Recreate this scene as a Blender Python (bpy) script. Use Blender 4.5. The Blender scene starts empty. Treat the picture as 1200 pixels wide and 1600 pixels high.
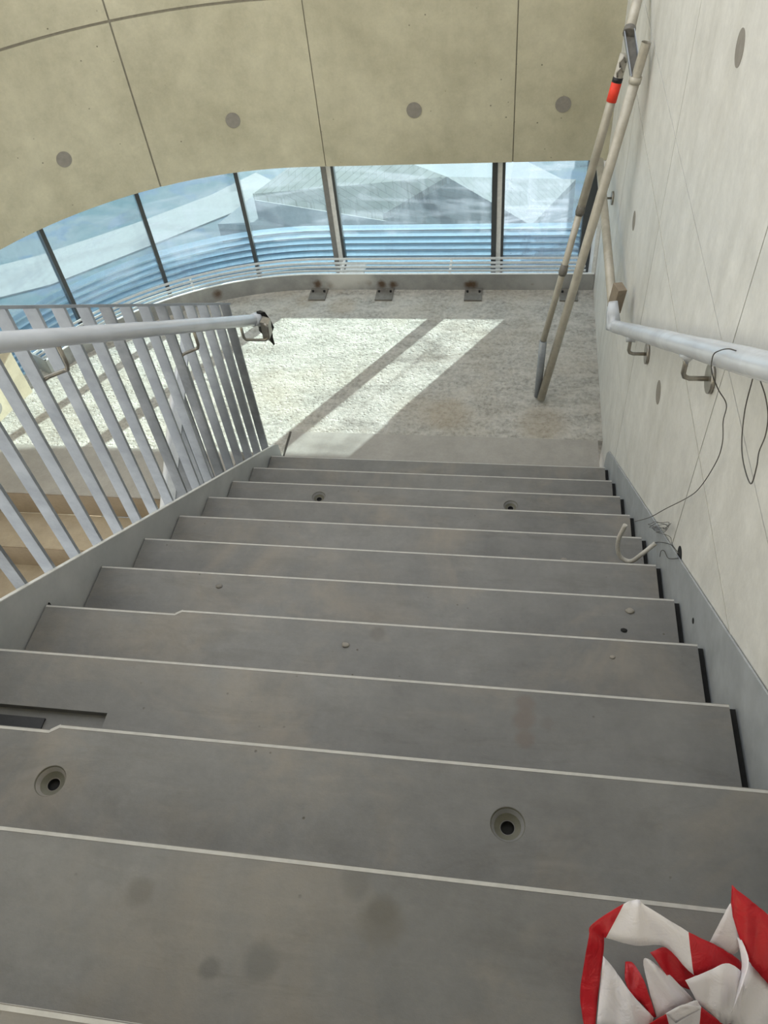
import bpy, bmesh, math, random
from mathutils import Vector, Matrix
random.seed(7)
C = bpy.context.scene.collection
PI = math.pi

# ------------------------------------------------------------------ camera
YAW, PITCH, ROLL, FPX, CAMZ = 0.233797, 0.852848, -0.132814, 1235.15, 1.190703
def cam_axes():
    cy, sy, cp, sp = math.cos(YAW), math.sin(YAW), math.cos(PITCH), math.sin(PITCH)
    f = Vector((-sy*cp, cy*cp, -sp)); r0 = Vector((cy, sy, 0)); u0 = r0.cross(f)
    r = r0*math.cos(ROLL) + u0*math.sin(ROLL); u = -r0*math.sin(ROLL) + u0*math.cos(ROLL)
    return r, u, f
CR, CU, CF = cam_axes()
CP = Vector((0, 0, CAMZ))
cd = bpy.data.cameras.new('camera'); cam = bpy.data.objects.new('camera', cd); C.objects.link(cam)
cd.sensor_fit = 'HORIZONTAL'; cd.sensor_width = 36; cd.lens = FPX/1200*36; cd.clip_start = .01; cd.clip_end = 300
M = Matrix.Identity(4)
for i in range(3):
    M[i][0] = CR[i]; M[i][1] = CU[i]; M[i][2] = -CF[i]; M[i][3] = CP[i]
cam.matrix_world = M
bpy.context.scene.camera = cam
def ray(x, y): return CF + CR*((x-600)/FPX) - CU*((y-800)/FPX)
def onz(x, y, z): d = ray(x, y); return CP + d*((z-CP.z)/d.z)
def onx(x, y, v): d = ray(x, y); return CP + d*(v/d.x)
def ony(x, y, v): d = ray(x, y); return CP + d*(v/d.y)

# ------------------------------------------------------------------ light
sc = bpy.context.scene
w = bpy.data.worlds.new('sky'); sc.world = w; w.use_nodes = True
nt = w.node_tree; nt.nodes.clear()
out = nt.nodes.new('ShaderNodeOutputWorld'); bg = nt.nodes.new('ShaderNodeBackground')
sky = nt.nodes.new('ShaderNodeTexSky'); sky.sky_type = 'NISHITA'; sky.sun_disc = False
sky.sun_elevation = math.radians(32); sky.sun_rotation = math.radians(33); sky.air_density = 1; sky.dust_density = 2.5
mixw = nt.nodes.new('ShaderNodeMixRGB'); mixw.inputs[0].default_value = .86
mixw.inputs[2].default_value = (.945, .97, .985, 1)
sc_mul = nt.nodes.new('ShaderNodeMixRGB'); sc_mul.blend_type = 'MULTIPLY'; sc_mul.inputs[0].default_value = 1
sc_mul.inputs[2].default_value = (.12, .12, .12, 1)
nt.links.new(sky.outputs[0], sc_mul.inputs[1]); nt.links.new(sc_mul.outputs[0], mixw.inputs[1])
nt.links.new(mixw.outputs[0], bg.inputs[0]); bg.inputs[1].default_value = 1.0
nt.links.new(bg.outputs[0], out.inputs[0])
sl = bpy.data.lights.new('sun', 'SUN'); so = bpy.data.objects.new('sun', sl); C.objects.link(so)
sl.energy = 12.5; sl.angle = math.radians(.53); sl.color = (1, .89, .75)
so.location = (4, 9, 6)
so.rotation_euler = Vector((-1.466, -2.28, -1)).to_track_quat('-Z', 'Y').to_euler()
sc.view_settings.view_transform = 'Standard'; sc.view_settings.look = 'None'
sc.view_settings.gamma = 1; sc.view_settings.use_curve_mapping = False
sc.view_settings.exposure = 1.1

# ------------------------------------------------------------------ helpers
def mesh_obj(name, bm, mat, parent=None, smooth=False, normals=True):
    me = bpy.data.meshes.new(name)
    if normals: bmesh.ops.recalc_face_normals(bm, faces=bm.faces)
    bm.to_mesh(me); bm.free()
    for m in (mat if isinstance(mat, (list, tuple)) else [mat]): me.materials.append(m)
    if smooth:
        for p in me.polygons: p.use_smooth = True
    o = bpy.data.objects.new(name, me); C.objects.link(o)
    if parent is not None:
        o.parent = parent
        if parent.parent is None and parent.type == 'EMPTY': o.location = -parent.location
    return o
def tag(o, label=None, cat=None, group=None, kind=None):
    if label: o['label'] = label
    if cat: o['category'] = cat
    if group: o['group'] = group
    if kind: o['kind'] = kind
    return o
def thing(name, loc, label, cat, group=None):
    o = bpy.data.objects.new(name, None); C.objects.link(o); o.location = loc; o.empty_display_size = .1
    return tag(o, label, cat, group)
def solo(name, bm, mat, label, cat, group=None, smooth=False):
    zs = [v.co for v in bm.verts]
    c = Vector((sum(v.x for v in zs)/len(zs), sum(v.y for v in zs)/len(zs), min(v.z for v in zs)))
    for v in bm.verts: v.co -= c
    o = mesh_obj(name, bm, mat, smooth=smooth); o.location = c
    return tag(o, label, cat, group)
def struct(name, bm, mat, parent=None, smooth=False):
    o = mesh_obj(name, bm, mat, parent, smooth)
    if parent is None: o['kind'] = 'structure'
    return o
def box(bm, x0, x1, y0, y1, z0, z1, bev=0, mi=0):
    vs = [bm.verts.new((x, y, z)) for z in (z0, z1) for y in (y0, y1) for x in (x0, x1)]
    fs = [bm.faces.new([vs[i] for i in q]) for q in ((0,2,3,1),(4,5,7,6),(0,1,5,4),(2,6,7,3),(0,4,6,2),(1,3,7,5))]
    for f in fs: f.material_index = mi
    if bev:
        es = list({e for f in fs for e in f.edges})
        bmesh.ops.bevel(bm, geom=es, offset=bev, segments=2, affect='EDGES', profile=.7)
    return vs
def bxm(*a, **k):
    bm = bmesh.new(); box(bm, *a, **k); return bm
def prism(bm, poly, axis, a, b, mi=0):
    """extrude a 2-D polygon along an axis: 'x' -> poly is (y,z); 'y' -> (x,z); 'z' -> (x,y)"""
    def co(p, t):
        return {'x': (t, p[0], p[1]), 'y': (p[0], t, p[1]), 'z': (p[0], p[1], t)}[axis]
    A = [bm.verts.new(co(p, a)) for p in poly]; B = [bm.verts.new(co(p, b)) for p in poly]
    n = len(poly); fs = [bm.faces.new(A[::-1]), bm.faces.new(B)]
    for i in range(n): fs.append(bm.faces.new((A[i], A[(i+1) % n], B[(i+1) % n], B[i])))
    for f in fs: f.material_index = mi
def smooth_path(pts, n=6):
    pts = [Vector(p) for p in pts]; o = []
    P = [pts[0]*2-pts[1]] + pts + [pts[-1]*2-pts[-2]]
    for i in range(1, len(P)-2):
        for k in range(n):
            t = k/n; a, b, c, d = P[i-1], P[i], P[i+1], P[i+2]
            o.append(.5*((2*b)+(c-a)*t+(2*a-5*b+4*c-d)*t*t+(3*b-a-3*c+d)*t**3))
    o.append(pts[-1]); return o
def tube(bm, pts, r, seg=14, cap=True, rads=None, jitter=0):
    pts = [Vector(p) for p in pts]; rings = []
    t0 = (pts[1]-pts[0]).normalized(); up = Vector((0, 0, 1)) if abs(t0.z) < .9 else Vector((1, 0, 0))
    n = t0.cross(up).normalized()
    for i, p in enumerate(pts):
        a = pts[max(i-1, 0)]; b = pts[min(i+1, len(pts)-1)]; t = (b-a).normalized()
        n = (n - t*n.dot(t)).normalized(); m = t.cross(n)
        rr = rads[i] if rads else r
        ring = []
        for k in range(seg):
            a_ = 2*PI*k/seg; q = rr*(1+random.uniform(-jitter, jitter))
            ring.append(bm.verts.new(p + n*math.cos(a_)*q + m*math.sin(a_)*q))
        rings.append(ring)
    for i in range(len(rings)-1):
        for k in range(seg):
            f = bm.faces.new((rings[i][k], rings[i][(k+1) % seg], rings[i+1][(k+1) % seg], rings[i+1][k])); f.smooth = True
    if cap: bm.faces.new(rings[0][::-1]); bm.faces.new(rings[-1])
    return rings
def tbm(pts, r, **k):
    bm = bmesh.new(); tube(bm, pts, r, **k); return bm
def boolean(o, cutters):
    dg = bpy.context.evaluated_depsgraph_get
    cs = []
    for c in cutters:
        m = o.modifiers.new('cut', 'BOOLEAN'); m.operation = 'DIFFERENCE'; m.solver = 'EXACT'; m.object = c
    bpy.context.view_layer.update()
    me = bpy.data.meshes.new_from_object(o.evaluated_get(dg()))
    o.modifiers.clear(); o.data = me
    for c in cutters: bpy.data.objects.remove(c)

# ------------------------------------------------------------------ materials
class NB:
    def __init__(s, name):
        s.m = bpy.data.materials.new(name); s.m.use_nodes = True; s.t = s.m.node_tree; s.t.nodes.clear()
        s.out = s.n('ShaderNodeOutputMaterial')
    def n(s, ty, **k):
        x = s.t.nodes.new(ty)
        for a, b in k.items(): setattr(x, a, b)
        return x
    def l(s, a, b): s.t.links.new(a, b)
    def pos(s): return s.n('ShaderNodeNewGeometry').outputs['Position']
    def noise(s, scale, detail=5, rough=.6, vec=None, stretch=None, dist=0):
        v = vec or s.pos()
        if stretch:
            mp = s.n('ShaderNodeVectorMath', operation='MULTIPLY'); s.l(v, mp.inputs[0]); mp.inputs[1].default_value = stretch; v = mp.outputs[0]
        x = s.n('ShaderNodeTexNoise'); x.inputs['Scale'].default_value = scale; x.inputs['Detail'].default_value = detail
        x.inputs['Roughness'].default_value = rough; x.inputs['Distortion'].default_value = dist; s.l(v, x.inputs['Vector']); return x.outputs['Fac']
    def ramp(s, fac, a, b, ca=(0, 0, 0, 1), cb=(1, 1, 1, 1)):
        x = s.n('ShaderNodeValToRGB'); x.color_ramp.elements[0].position = a; x.color_ramp.elements[1].position = b
        x.color_ramp.elements[0].color = ca; x.color_ramp.elements[1].color = cb; s.l(fac, x.inputs[0]); return x.outputs[0]
    def mix(s, fac, a, b, mode='MIX'):
        x = s.n('ShaderNodeMixRGB', blend_type=mode)
        for i, v in ((0, fac), (1, a), (2, b)):
            if hasattr(v, 'links'): s.l(v, x.inputs[i])
            elif i == 0: x.inputs[0].default_value = v
            else: x.inputs[i].default_value = (*v[:3], 1)
        return x.outputs[0]
    def math(s, op, a, b=None):
        x = s.n('ShaderNodeMath', operation=op)
        for i, v in ((0, a), (1, b)):
            if v is None: continue
            if hasattr(v, 'links'): s.l(v, x.inputs[i])
            else: x.inputs[i].default_value = v
        return x.outputs[0]
    def spot(s, pt, r, soft=.3, wob=.6):
        """mask = 1 inside a blotch of radius r around the world point"""
        d = s.n('ShaderNodeVectorMath', operation='DISTANCE'); s.l(s.pos(), d.inputs[0]); d.inputs[1].default_value = pt
        nn = s.noise(14/max(r, .02)*.06, 3, .6)
        q = s.math('ADD', d.outputs['Value'], s.math('MULTIPLY', s.math('SUBTRACT', nn, .5), r*wob))
        return s.ramp(q, max(r*(1-soft), 0), r*(1+soft), (1, 1, 1, 1), (0, 0, 0, 1))
    def bsdf(s, col, rough=.8, metal=0, bump=None, bs=.3, bd=.01, spec=.5):
        b = s.n('ShaderNodeBsdfPrincipled')
        for v, k in ((col, 'Base Color'), (rough, 'Roughness')):
            if hasattr(v, 'links'): s.l(v, b.inputs[k])
            else: b.inputs[k].default_value = (*v[:3], 1) if k == 'Base Color' else v
        b.inputs['Metallic'].default_value = metal; b.inputs['Specular IOR Level'].default_value = spec
        if bump is not None:
            x = s.n('ShaderNodeBump'); x.inputs['Strength'].default_value = bs; x.inputs['Distance'].default_value = bd
            s.l(bump, x.inputs['Height']); s.l(x.outputs[0], b.inputs['Normal'])
        s.l(b.outputs[0], s.out.inputs[0]); return b

def concrete(name, c1, c2, pin=0.0, stains=(), rough=.75, stretch=None, pin_scale=26, dust=None, streak=0.0, spec=.3):
    b = NB(name)
    n1 = b.noise(1.7, 6, .62, stretch=stretch); n2 = b.noise(9, 6, .7); n3 = b.noise(60, 4, .7)
    col = b.mix(b.ramp(n1, .32, .68), c1, c2)
    k = .80; col = b.mix(b.ramp(n2, .3, .75), col, b.mix(1, col, (k, k, k), 'MULTIPLY'))
    col = b.mix(b.math('MULTIPLY', b.ramp(n3, .35, .7), .35), col, b.mix(1, col, (.82, .82, .82), 'MULTIPLY'))
    if dust:
        col = b.mix(b.math('MULTIPLY', b.ramp(b.noise(2.3, 5, .65, dist=.6), .48, .72), .6), col, dust)
    if name == 'precast_concrete':
        col = b.mix(b.math('MULTIPLY', b.ramp(b.noise(16, 6, .7, stretch=(.25, 2.2, 1), dist=.4), .5, .72), .3), col, b.mix(1, col, (1.28, 1.25, 1.2), 'MULTIPLY'))
        col = b.mix(b.math('MULTIPLY', b.ramp(b.noise(5, 6, .7, stretch=(.5, 1.5, 1), dist=1), .52, .66), .45), col, b.mix(1, col, (.74, .72, .68), 'MULTIPLY'))
    if streak:
        col = b.mix(b.math('MULTIPLY', b.ramp(b.noise(5, 5, .6, stretch=(1, 1, .12)), .45, .7), streak), col, b.mix(1, col, (.78, .77, .74), 'MULTIPLY'))
    h = b.math('ADD', b.math('MULTIPLY', n2, .5), b.math('MULTIPLY', n3, .5))
    if pin:
        v = b.n('ShaderNodeTexVoronoi'); v.inputs['Scale'].default_value = pin_scale; b.l(b.pos(), v.inputs['Vector'])
        msk = b.math('MULTIPLY', b.ramp(v.outputs['Distance'], .05, .12, (1, 1, 1, 1), (0, 0, 0, 1)), b.ramp(b.noise(3.1, 3, .6), .5, .6))
        sel = b.n('ShaderNodeSeparateColor'); b.l(v.outputs['Color'], sel.inputs[0])
        msk = b.math('MULTIPLY', msk, b.math('GREATER_THAN', sel.outputs[0], .72))
        msk = b.math('MULTIPLY', msk, pin)
        col = b.mix(msk, col, (.09, .08, .065)); h = b.math('SUBTRACT', h, b.math('MULTIPLY', msk, .8))
    for pt, r, sc_, am in stains:
        col = b.mix(b.math('MULTIPLY', b.spot(pt, r), am), col, tuple(x*.62 for x in sc_))
    b.bsdf(col, rough, bump=h, bs=.35, bd=.004, spec=spec)
    return b.m

def metal(name, c1, c2, rough=.5, met=.35, scale=12, stains=(), bs=.15, stretch=None):
    b = NB(name)
    n1 = b.noise(scale, 6, .65, stretch=stretch); n2 = b.noise(scale*.25, 4, .6, dist=.8)
    col = b.mix(b.ramp(n1, .35, .65), c1, c2); col = b.mix(b.math('MULTIPLY', b.ramp(n2, .45, .6), .5), col, c1)
    for pt, r, sc_, am in stains: col = b.mix(b.math('MULTIPLY', b.spot(pt, r, .5, 1.3), am), col, sc_)
    b.bsdf(col, rough, met, bump=n1, bs=bs, bd=.002); return b.m
def plain(name, col, rough=.6, met=0, bump=0, bscale=40):
    b = NB(name); n = b.noise(bscale, 4, .6)
    c = b.mix(b.ramp(n, .3, .7), col, tuple(x*.82 for x in col[:3]))
    b.bsdf(c, rough, met, bump=n, bs=bump, bd=.003); return b.m

ZL = -2.283478; R_ = 0.190290; T_ = 0.28; Y0 = 0.112690; XL = -1.4050; XR = 0.5360
WX = .565                                                     # right wall plane
AC = Vector((-1.5, 3.18)); R_CURB = 2.02; R_WALL = 2.17       # centre and radii of the curved end
GREY = (.30, .28, .255)
tread_stains = [((-0.169, 0.327, -1*R_), 0.022, (.14, .135, .12), 0.6), ((-0.167, 0.313, -1*R_), 0.036, (.20, .185, .155), 0.6), ((-0.428, 0.216, -1*R_), 0.016, (.15, .15, .145), 0.55), ((-0.349, 0.234, -1*R_), 0.026, (.19, .19, .18), 0.6), ((-0.217, 0.366, -1*R_), 0.024, (.20, .195, .18), 0.6), ((-0.580, 0.313, -1*R_), 0.022, (.19, .175, .15), 0.55), ((0.065, 0.912, -3*R_), 0.022, (.22, .17, .14), 0.5), ((0.063, 0.870, -3*R_), 0.026, (.22, .17, .14), 0.55), ((0.067, 0.822, -3*R_), 0.022, (.22, .17, .14), 0.5), ((0.118, 0.867, -3*R_), 0.016, (.2, .18, .16), 0.4), ((-0.352, 1.196, -4*R_), 0.022, (.17, .155, .14), 0.5), ((-0.439, 1.150, -4*R_), 0.014, (.18, .18, .17), 0.5)]
M_tread = concrete('precast_concrete', (.155, .154, .150), (.225, .222, .214), pin=1, stains=tread_stains, pin_scale=30, rough=.55, dust=(.27, .235, .19), spec=.4)
M_edge = plain('highlight_arris', (.50, .49, .465), .7)  # pale colour paints the highlight on the tread chamfers
M_low = concrete('warm_lit_concrete', (.38, .32, .24), (.48, .41, .31), rough=.8)  # same concrete, with warm light put into the colour
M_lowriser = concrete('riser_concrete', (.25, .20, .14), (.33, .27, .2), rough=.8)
M_span = concrete('beige_fair_faced_concrete', (.48, .45, .33), (.61, .575, .435), pin=.9, pin_scale=20, rough=.7, streak=.25)
M_wall = concrete('pale_fair_faced_concrete', (.70, .695, .665), (.79, .785, .755), pin=.9, pin_scale=17, rough=.5, streak=.5, spec=.5)
M_wall_left = concrete('cream_fair_faced_concrete', (.55, .48, .35), (.64, .58, .44), pin=.6, rough=.7)
M_joint = plain('joint_shadow_gap', (.28, .26, .21), .9)
M_seam = plain('formwork_seam', (.50, .49, .45), .8)
M_plug = plain('grey_plug', (.27, .25, .22), .8, bump=.2)
M_dark = plain('dark_void', (.012, .012, .012), .9)
rust = (.10, .055, .025)
curb_stains = [((x, 5.2, z), r*.62, rust, .9) for x, z, r in ((-1.52, -2.23, .05), (-1.42, -2.24, .04), (-1.12, -2.22, .035), (-1.02, -2.235, .05), (-.93, -2.24, .045), (-.32, -2.235, .05), (.12, -2.235, .015), (-.36, -2.24, .04), (-1.2, -2.22, .02))] + \
    [((-2.28, 5.03, -2.22), .035, rust, .85), ((-1.35, 5.2, -2.17), .11, (.62, .62, .60), .8), ((-1.20, 5.2, -2.17), .1, (.62, .62, .60), .8), ((.2, 5.2, -2.19), .14, (.52, .53, .53), .6)]
M_curb = metal('painted_steel_grey', (.27, .275, .275), (.38, .385, .38), .5, .25, 8, curb_stains)
M_galv = metal('galvanised_steel', (.27, .295, .33), (.38, .41, .45), .42, .4, 9)
M_galv_d = metal('weathered_galvanised_steel', (.17, .185, .20), (.32, .34, .37), .45, .4, 7)
M_string = metal('galvanised_stringer', (.40, .415, .42), (.52, .53, .53), .5, .3, 4)
M_string_r = metal('galvanised_wall_stringer', (.36, .385, .41), (.47, .50, .53), .45, .35, 10)
M_steel = metal('brushed_steel', (.30, .28, .25), (.42, .40, .36), .35, .75, 30)
M_plate = metal('bolted_plate', (.16, .15, .135), (.25, .24, .22), .6, .3, 25)
M_pole = metal('weathered_tube', (.42, .39, .33), (.56, .53, .46), .5, .25, 14)
M_red = plain('fluorescent_red', (.95, .06, .03), .6)
M_black = plain('black_tape', (.012, .012, .014), .5, bump=.3)
M_cup = plain('olive_grey_socket', (.13, .125, .095), .75, bump=.2)
M_wood = plain('brown_board', (.26, .21, .155), .8, bump=.3)
M_wire = plain('steel_wire', (.09, .085, .08), .5, .4)
M_cond = plain('grey_flexible_conduit', (.52, .50, .46), .6, bump=.6, bscale=160)
M_mull = plain('dark_mullion', (.055, .06, .062), .45)
M_mull_l = plain('grey_mullion_face', (.20, .195, .185), .5)
M_bead = plain('white_glazing_bead', (.72, .72, .70), .6)
M_white = plain('white_painted_steel', (.80, .81, .80), .5)
def wrap_mat():
    b = NB('plastic_wrap'); n = b.noise(9, 3, .55, stretch=(1.6, .35, .35), dist=1.0)
    c = b.mix(b.ramp(n, .35, .7), (.60, .635, .69), (.50, .53, .58)); b.bsdf(c, .22, 0, bump=n, bs=.4, bd=.01); return b.m
M_wrap = wrap_mat()
def floor_mat():
    b = NB('rough_landing_concrete'); a = b.noise(38, 8, .72); c = b.noise(7, 6, .65, stretch=(.6, 1.6, 1)); d = b.noise(2, 4, .6)
    col = b.mix(b.ramp(a, .3, .62), (.22, .215, .195), (.50, .485, .45))
    col = b.mix(b.math('MULTIPLY', b.ramp(c, .42, .62), .45), col, (.66, .64, .6))
    col = b.mix(b.math('MULTIPLY', b.ramp(d, .45, .7), .35), col, (.42, .36, .27))
    for pt, r in (((-1.3, 4.98, ZL), .1), ((-1.6, 5.05, ZL), .08), ((-.4, 3.8, ZL), .14), ((.2, 3.75, ZL), .15)):
        col = b.mix(b.math('MULTIPLY', b.spot(pt, r), .35), col, (.36, .29, .2))
    v = b.n('ShaderNodeTexVoronoi'); v.inputs['Scale'].default_value = 34; b.l(b.pos(), v.inputs['Vector'])
    h = b.math('ADD', b.math('MULTIPLY', a, 1.0), b.math('MULTIPLY', b.ramp(v.outputs['Distance'], 0, .35), .5))
    h = b.math('ADD', h, b.math('MULTIPLY', c, .8))
    b.bsdf(col, .9, bump=h, bs=.9, bd=.012, spec=.2); return b.m
M_floor = floor_mat()
def glass_mat(name, dirt_refl, tint=(.74, .86, .90)):
    b = NB(name)
    tr = b.n('ShaderNodeBsdfTransparent'); tr.inputs[0].default_value = (*tint, 1)
    gl = b.n('ShaderNodeBsdfGlossy'); gl.inputs['Roughness'].default_value = .03; gl.inputs[0].default_value = (.75, .88, 1, 1)
    m1 = b.n('ShaderNodeMixShader'); m1.inputs[0].default_value = .10; b.l(tr.outputs[0], m1.inputs[1]); b.l(gl.outputs[0], m1.inputs[2])
    df = b.n('ShaderNodeBsdfDiffuse'); df.inputs[0].default_value = (.55, .62, .72, 1)
    tl = b.n('ShaderNodeBsdfTranslucent'); tl.inputs[0].default_value = (.34, .38, .45, 1)
    m2 = b.n('ShaderNodeMixShader'); m2.inputs[0].default_value = .5; b.l(df.outputs[0], m2.inputs[1]); b.l(tl.outputs[0], m2.inputs[2])
    s1 = b.ramp(b.noise(9, 6, .7, stretch=(1, 1, .16), dist=.8), .45, .72); s2 = b.ramp(b.noise(1.6, 4, .6), .35, .7)
    s3 = b.ramp(b.noise(2.2, 4, .6, stretch=(.5, .5, 3.2), dist=1.4), .5, .66)  # broad soft streaks painted in for smeared reflections on the panes
    f = b.math('ADD', b.math('MULTIPLY', b.math('MULTIPLY', s1, s2), dirt_refl), b.math('MULTIPLY', s3, dirt_refl*.7))
    f = b.math('ADD', f, dirt_refl*.18)
    m3 = b.n('ShaderNodeMixShader'); b.l(f, m3.inputs[0]); b.l(m1.outputs[0], m3.inputs[1]); b.l(m2.outputs[0], m3.inputs[2])
    b.l(m3.outputs[0], b.out.inputs[0]); return b.m
M_glass = glass_mat('tinted_glass', .22); M_glass_d = glass_mat('streaky_tinted_glass', .5, (.74, .85, .90))
M_glass_b = glass_mat('blue_tinted_glass', .22, (.70, .82, .87))

# ------------------------------------------------------------------ setting
# landing floor
bm = bmesh.new()
arc = [(AC.x-R_CURB*math.sin(t), AC.y+R_CURB*math.cos(t)) for t in [math.radians(a) for a in range(0, 64, 3)]]
poly = [(WX, 3.602), (WX, 5.2)] + arc + [(-3.44, 4.34), (-3.56, 4.02), (-3.51, 3.402), (-1.60, 3.402), (-1.60, 3.195), (-1.412, 3.195), (-1.412, 3.602)]
prism(bm, poly[::-1], 'z', ZL-.25, ZL)
struct('floor', bm, M_floor)

# right wall made of cast panels with recessed joints and plugs
def panel_wall_x(x, ys, zs, sgn, gap=.006, depth=.005, thick=.2):
    bm = bmesh.new()
    for i in range(len(ys)-1):
        for j in range(len(zs)-1):
            y0 = ys[i]+(gap/2 if i else 0); y1 = ys[i+1]-(gap/2 if i < len(ys)-2 else 0)
            z0 = zs[j]+(gap/2 if j else 0); z1 = zs[j+1]-(gap/2 if j < len(zs)-2 else 0)
            box(bm, min(x, x+sgn*depth), max(x, x+sgn*depth), y0, y1, z0, z1)
    xs = sorted((x+sgn*depth, x+sgn*thick)); box(bm, xs[0], xs[1], ys[0], ys[-1], zs[0], zs[-1], mi=1)
    return bm
wr = struct('wall_right', panel_wall_x(WX, [-.9, .45, 1.775, 3.10, 4.37, 5.8], [-4.6, -2.9, -1.62, -.22, 1.1, 2.34], 1), [M_wall, M_joint])
def disc_x(x, y, z, r, t=.003):
    bm = bmesh.new(); tube(bm, [(x-t, y, z), (x+.004, y, z)], r, seg=28); return bm
for q in ((1155, 75), (990, 345), (1028, 613)):
    p = onx(*q, WX-.002); mesh_obj('tie_hole_plug', disc_x(WX+.0018, p.y, p.z, .047), M_plug, wr)
mesh_obj('formwork_seam', bxm(WX-.0015, WX+.002, .3, 4.4, -.5695, -.565), M_seam, wr)
p = onx(1062, 868, WX); bmh = bmesh.new(); tube(bmh, [(WX-.0012, p.y, p.z), (WX+.004, p.y, p.z)], .032, seg=20)
mesh_obj('cable_outlet', bmh, M_dark, wr)

# unseen slab and wall added above and behind the viewer to shade top treads
struct('shade_ceiling', bxm(-3.9, WX+.2, -3.2, 1.4, 2.35, 2.6), M_span)
struct('shade_wall_back', bxm(-3.9, WX+.2, -3.4, -3.2, -1.0, 2.35), M_span)
# curved spandrel wall above the glazing: inner face = wall_front
def wpt(s, rad):          # s <= 0 straight part (metres to the right of the arc start), s > 0 arc angle
    if s <= 0: return Vector((AC.x - s, AC.y + rad))
    return Vector((AC.x - rad*math.sin(s), AC.y + rad*math.cos(s)))
def curved_cell(bm, s0, s1, r0, r1, z0, z1, mi=0, n=None):
    ss = [s0]
    if s0 < 0 < s1: ss += [0.0]
    a = max(s0, 0)
    if s1 > 0:
        k = n or max(2, int((s1-a)/math.radians(3)))
        ss += [a+(s1-a)*i/k for i in range(1, k+1)]
    else: ss += [s1]
    V = [[bm.verts.new((*wpt(s, r), z)) for r, z in ((r0, z0), (r1, z0), (r1, z1), (r0, z1))] for s in ss]
    fs = []
    for i in range(len(V)-1):
        for k in range(4): fs.append(bm.faces.new((V[i][k], V[i][(k+1) % 4], V[i+1][(k+1) % 4], V[i+1][k])))
    fs.append(bm.faces.new(V[0])); fs.append(bm.faces.new(V[-1][::-1]))
    for f in fs: f.material_index = mi
ARC_END = math.radians(90)
bm = bmesh.new(); rd = 2.17
th = [-(1.5+WX), -1.44, -.14, math.asin(1.01/rd), math.asin(1.01/rd)+.6, ARC_END]
zz = [-1.38, -.335, 1.1, 1.2]
for i in range(5):
    for j in range(3):
        g = .0035; gj = .008
        a = th[i]+(g if i else 0); b_ = th[i+1]-(g if i < 4 else 0)
        if i >= 3: a += -g+g/2.1
        curved_cell(bm, a, b_, rd, rd+.007, zz[j]+(gj if j else 0), zz[j+1]-(gj if j < 2 and j == 0 else 0))
curved_cell(bm, th[0], th[-1], rd+.007, rd+.10, -1.38, 1.2, mi=1)
wf = struct('wall_front', bm, [M_span, M_joint])
def plug_curved(q):
    d = ray(*q); d2 = Vector((d.x, d.y)); p = ony(*q, AC.y+rd)
    if p.x < AC.x:
        a = d2.dot(d2); b = 2*d2.dot(-AC); c = AC.dot(AC)-rd**2; t = (-b+math.sqrt(b*b-4*a*c))/2/a; p = CP + d*t
    c2 = AC if p.x < AC.x else Vector((p.x, AC.y)); nn = (Vector((p.x, p.y))-c2).normalized(); n3 = Vector((nn.x, nn.y, 0))
    bm = bmesh.new(); tube(bm, [p-n3*.004, p+n3*.006], .05, seg=28); mesh_obj('tie_hole_plug', bm, M_plug, wf)
for q in ((100, 249), (364, 188), (647, 172), (880, 163)): plug_curved(q)

# left wall of the lower flight, ends at the landing glazing
bm = bmesh.new(); curved_cell(bm, math.radians(68.2), math.radians(90), 2.02, 2.2, -5, -1.385); box(bm, -3.70, -3.52, -.2, 3.18, -5, -1.385)
wl = struct('wall_left', bm, M_wall_left)
bm = bmesh.new(); box(bm, -3.86, -3.672, -.2, 3.18, -1.38, .9); mesh_obj('upper_wall', bm, M_span, wl)
mesh_obj('tie_hole_plug', tbm([(-3.4495, 3.62, -2.17), (-3.4545, 3.621, -2.17)], .05, seg=24), M_plug, wl)

# ------------------------------------------------------------------ glazing
RG = 2.30
gp = [Vector((-3.68, 4.02)), Vector((-3.266, 4.654)), Vector((-2.725, 5.127)), Vector((-2.055, 5.412)), Vector((-1.38, 5.48)), Vector((-.155, 5.48)), Vector((.52, 5.48))]
GZ0, GZ1 = -2.75, -1.3
for i in range(6):
    a, b = gp[i], gp[i+1]; u = (b-a).normalized(); n = Vector((-u.y, u.x))
    if n.dot(a-AC) < 0: n = -n
    bm = bmesh.new(); q = [a+u*.01, b-u*.01, b-u*.01+n*.012, a+u*.01+n*.012]
    prism(bm, [tuple(v) for v in q], 'z', GZ0, GZ1)
    o = mesh_obj('window_%d' % (i+1), bm, [M_glass_b, M_glass_b, M_glass_b, M_glass, M_glass, M_glass_d][i]); o['kind'] = 'structure'
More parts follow.
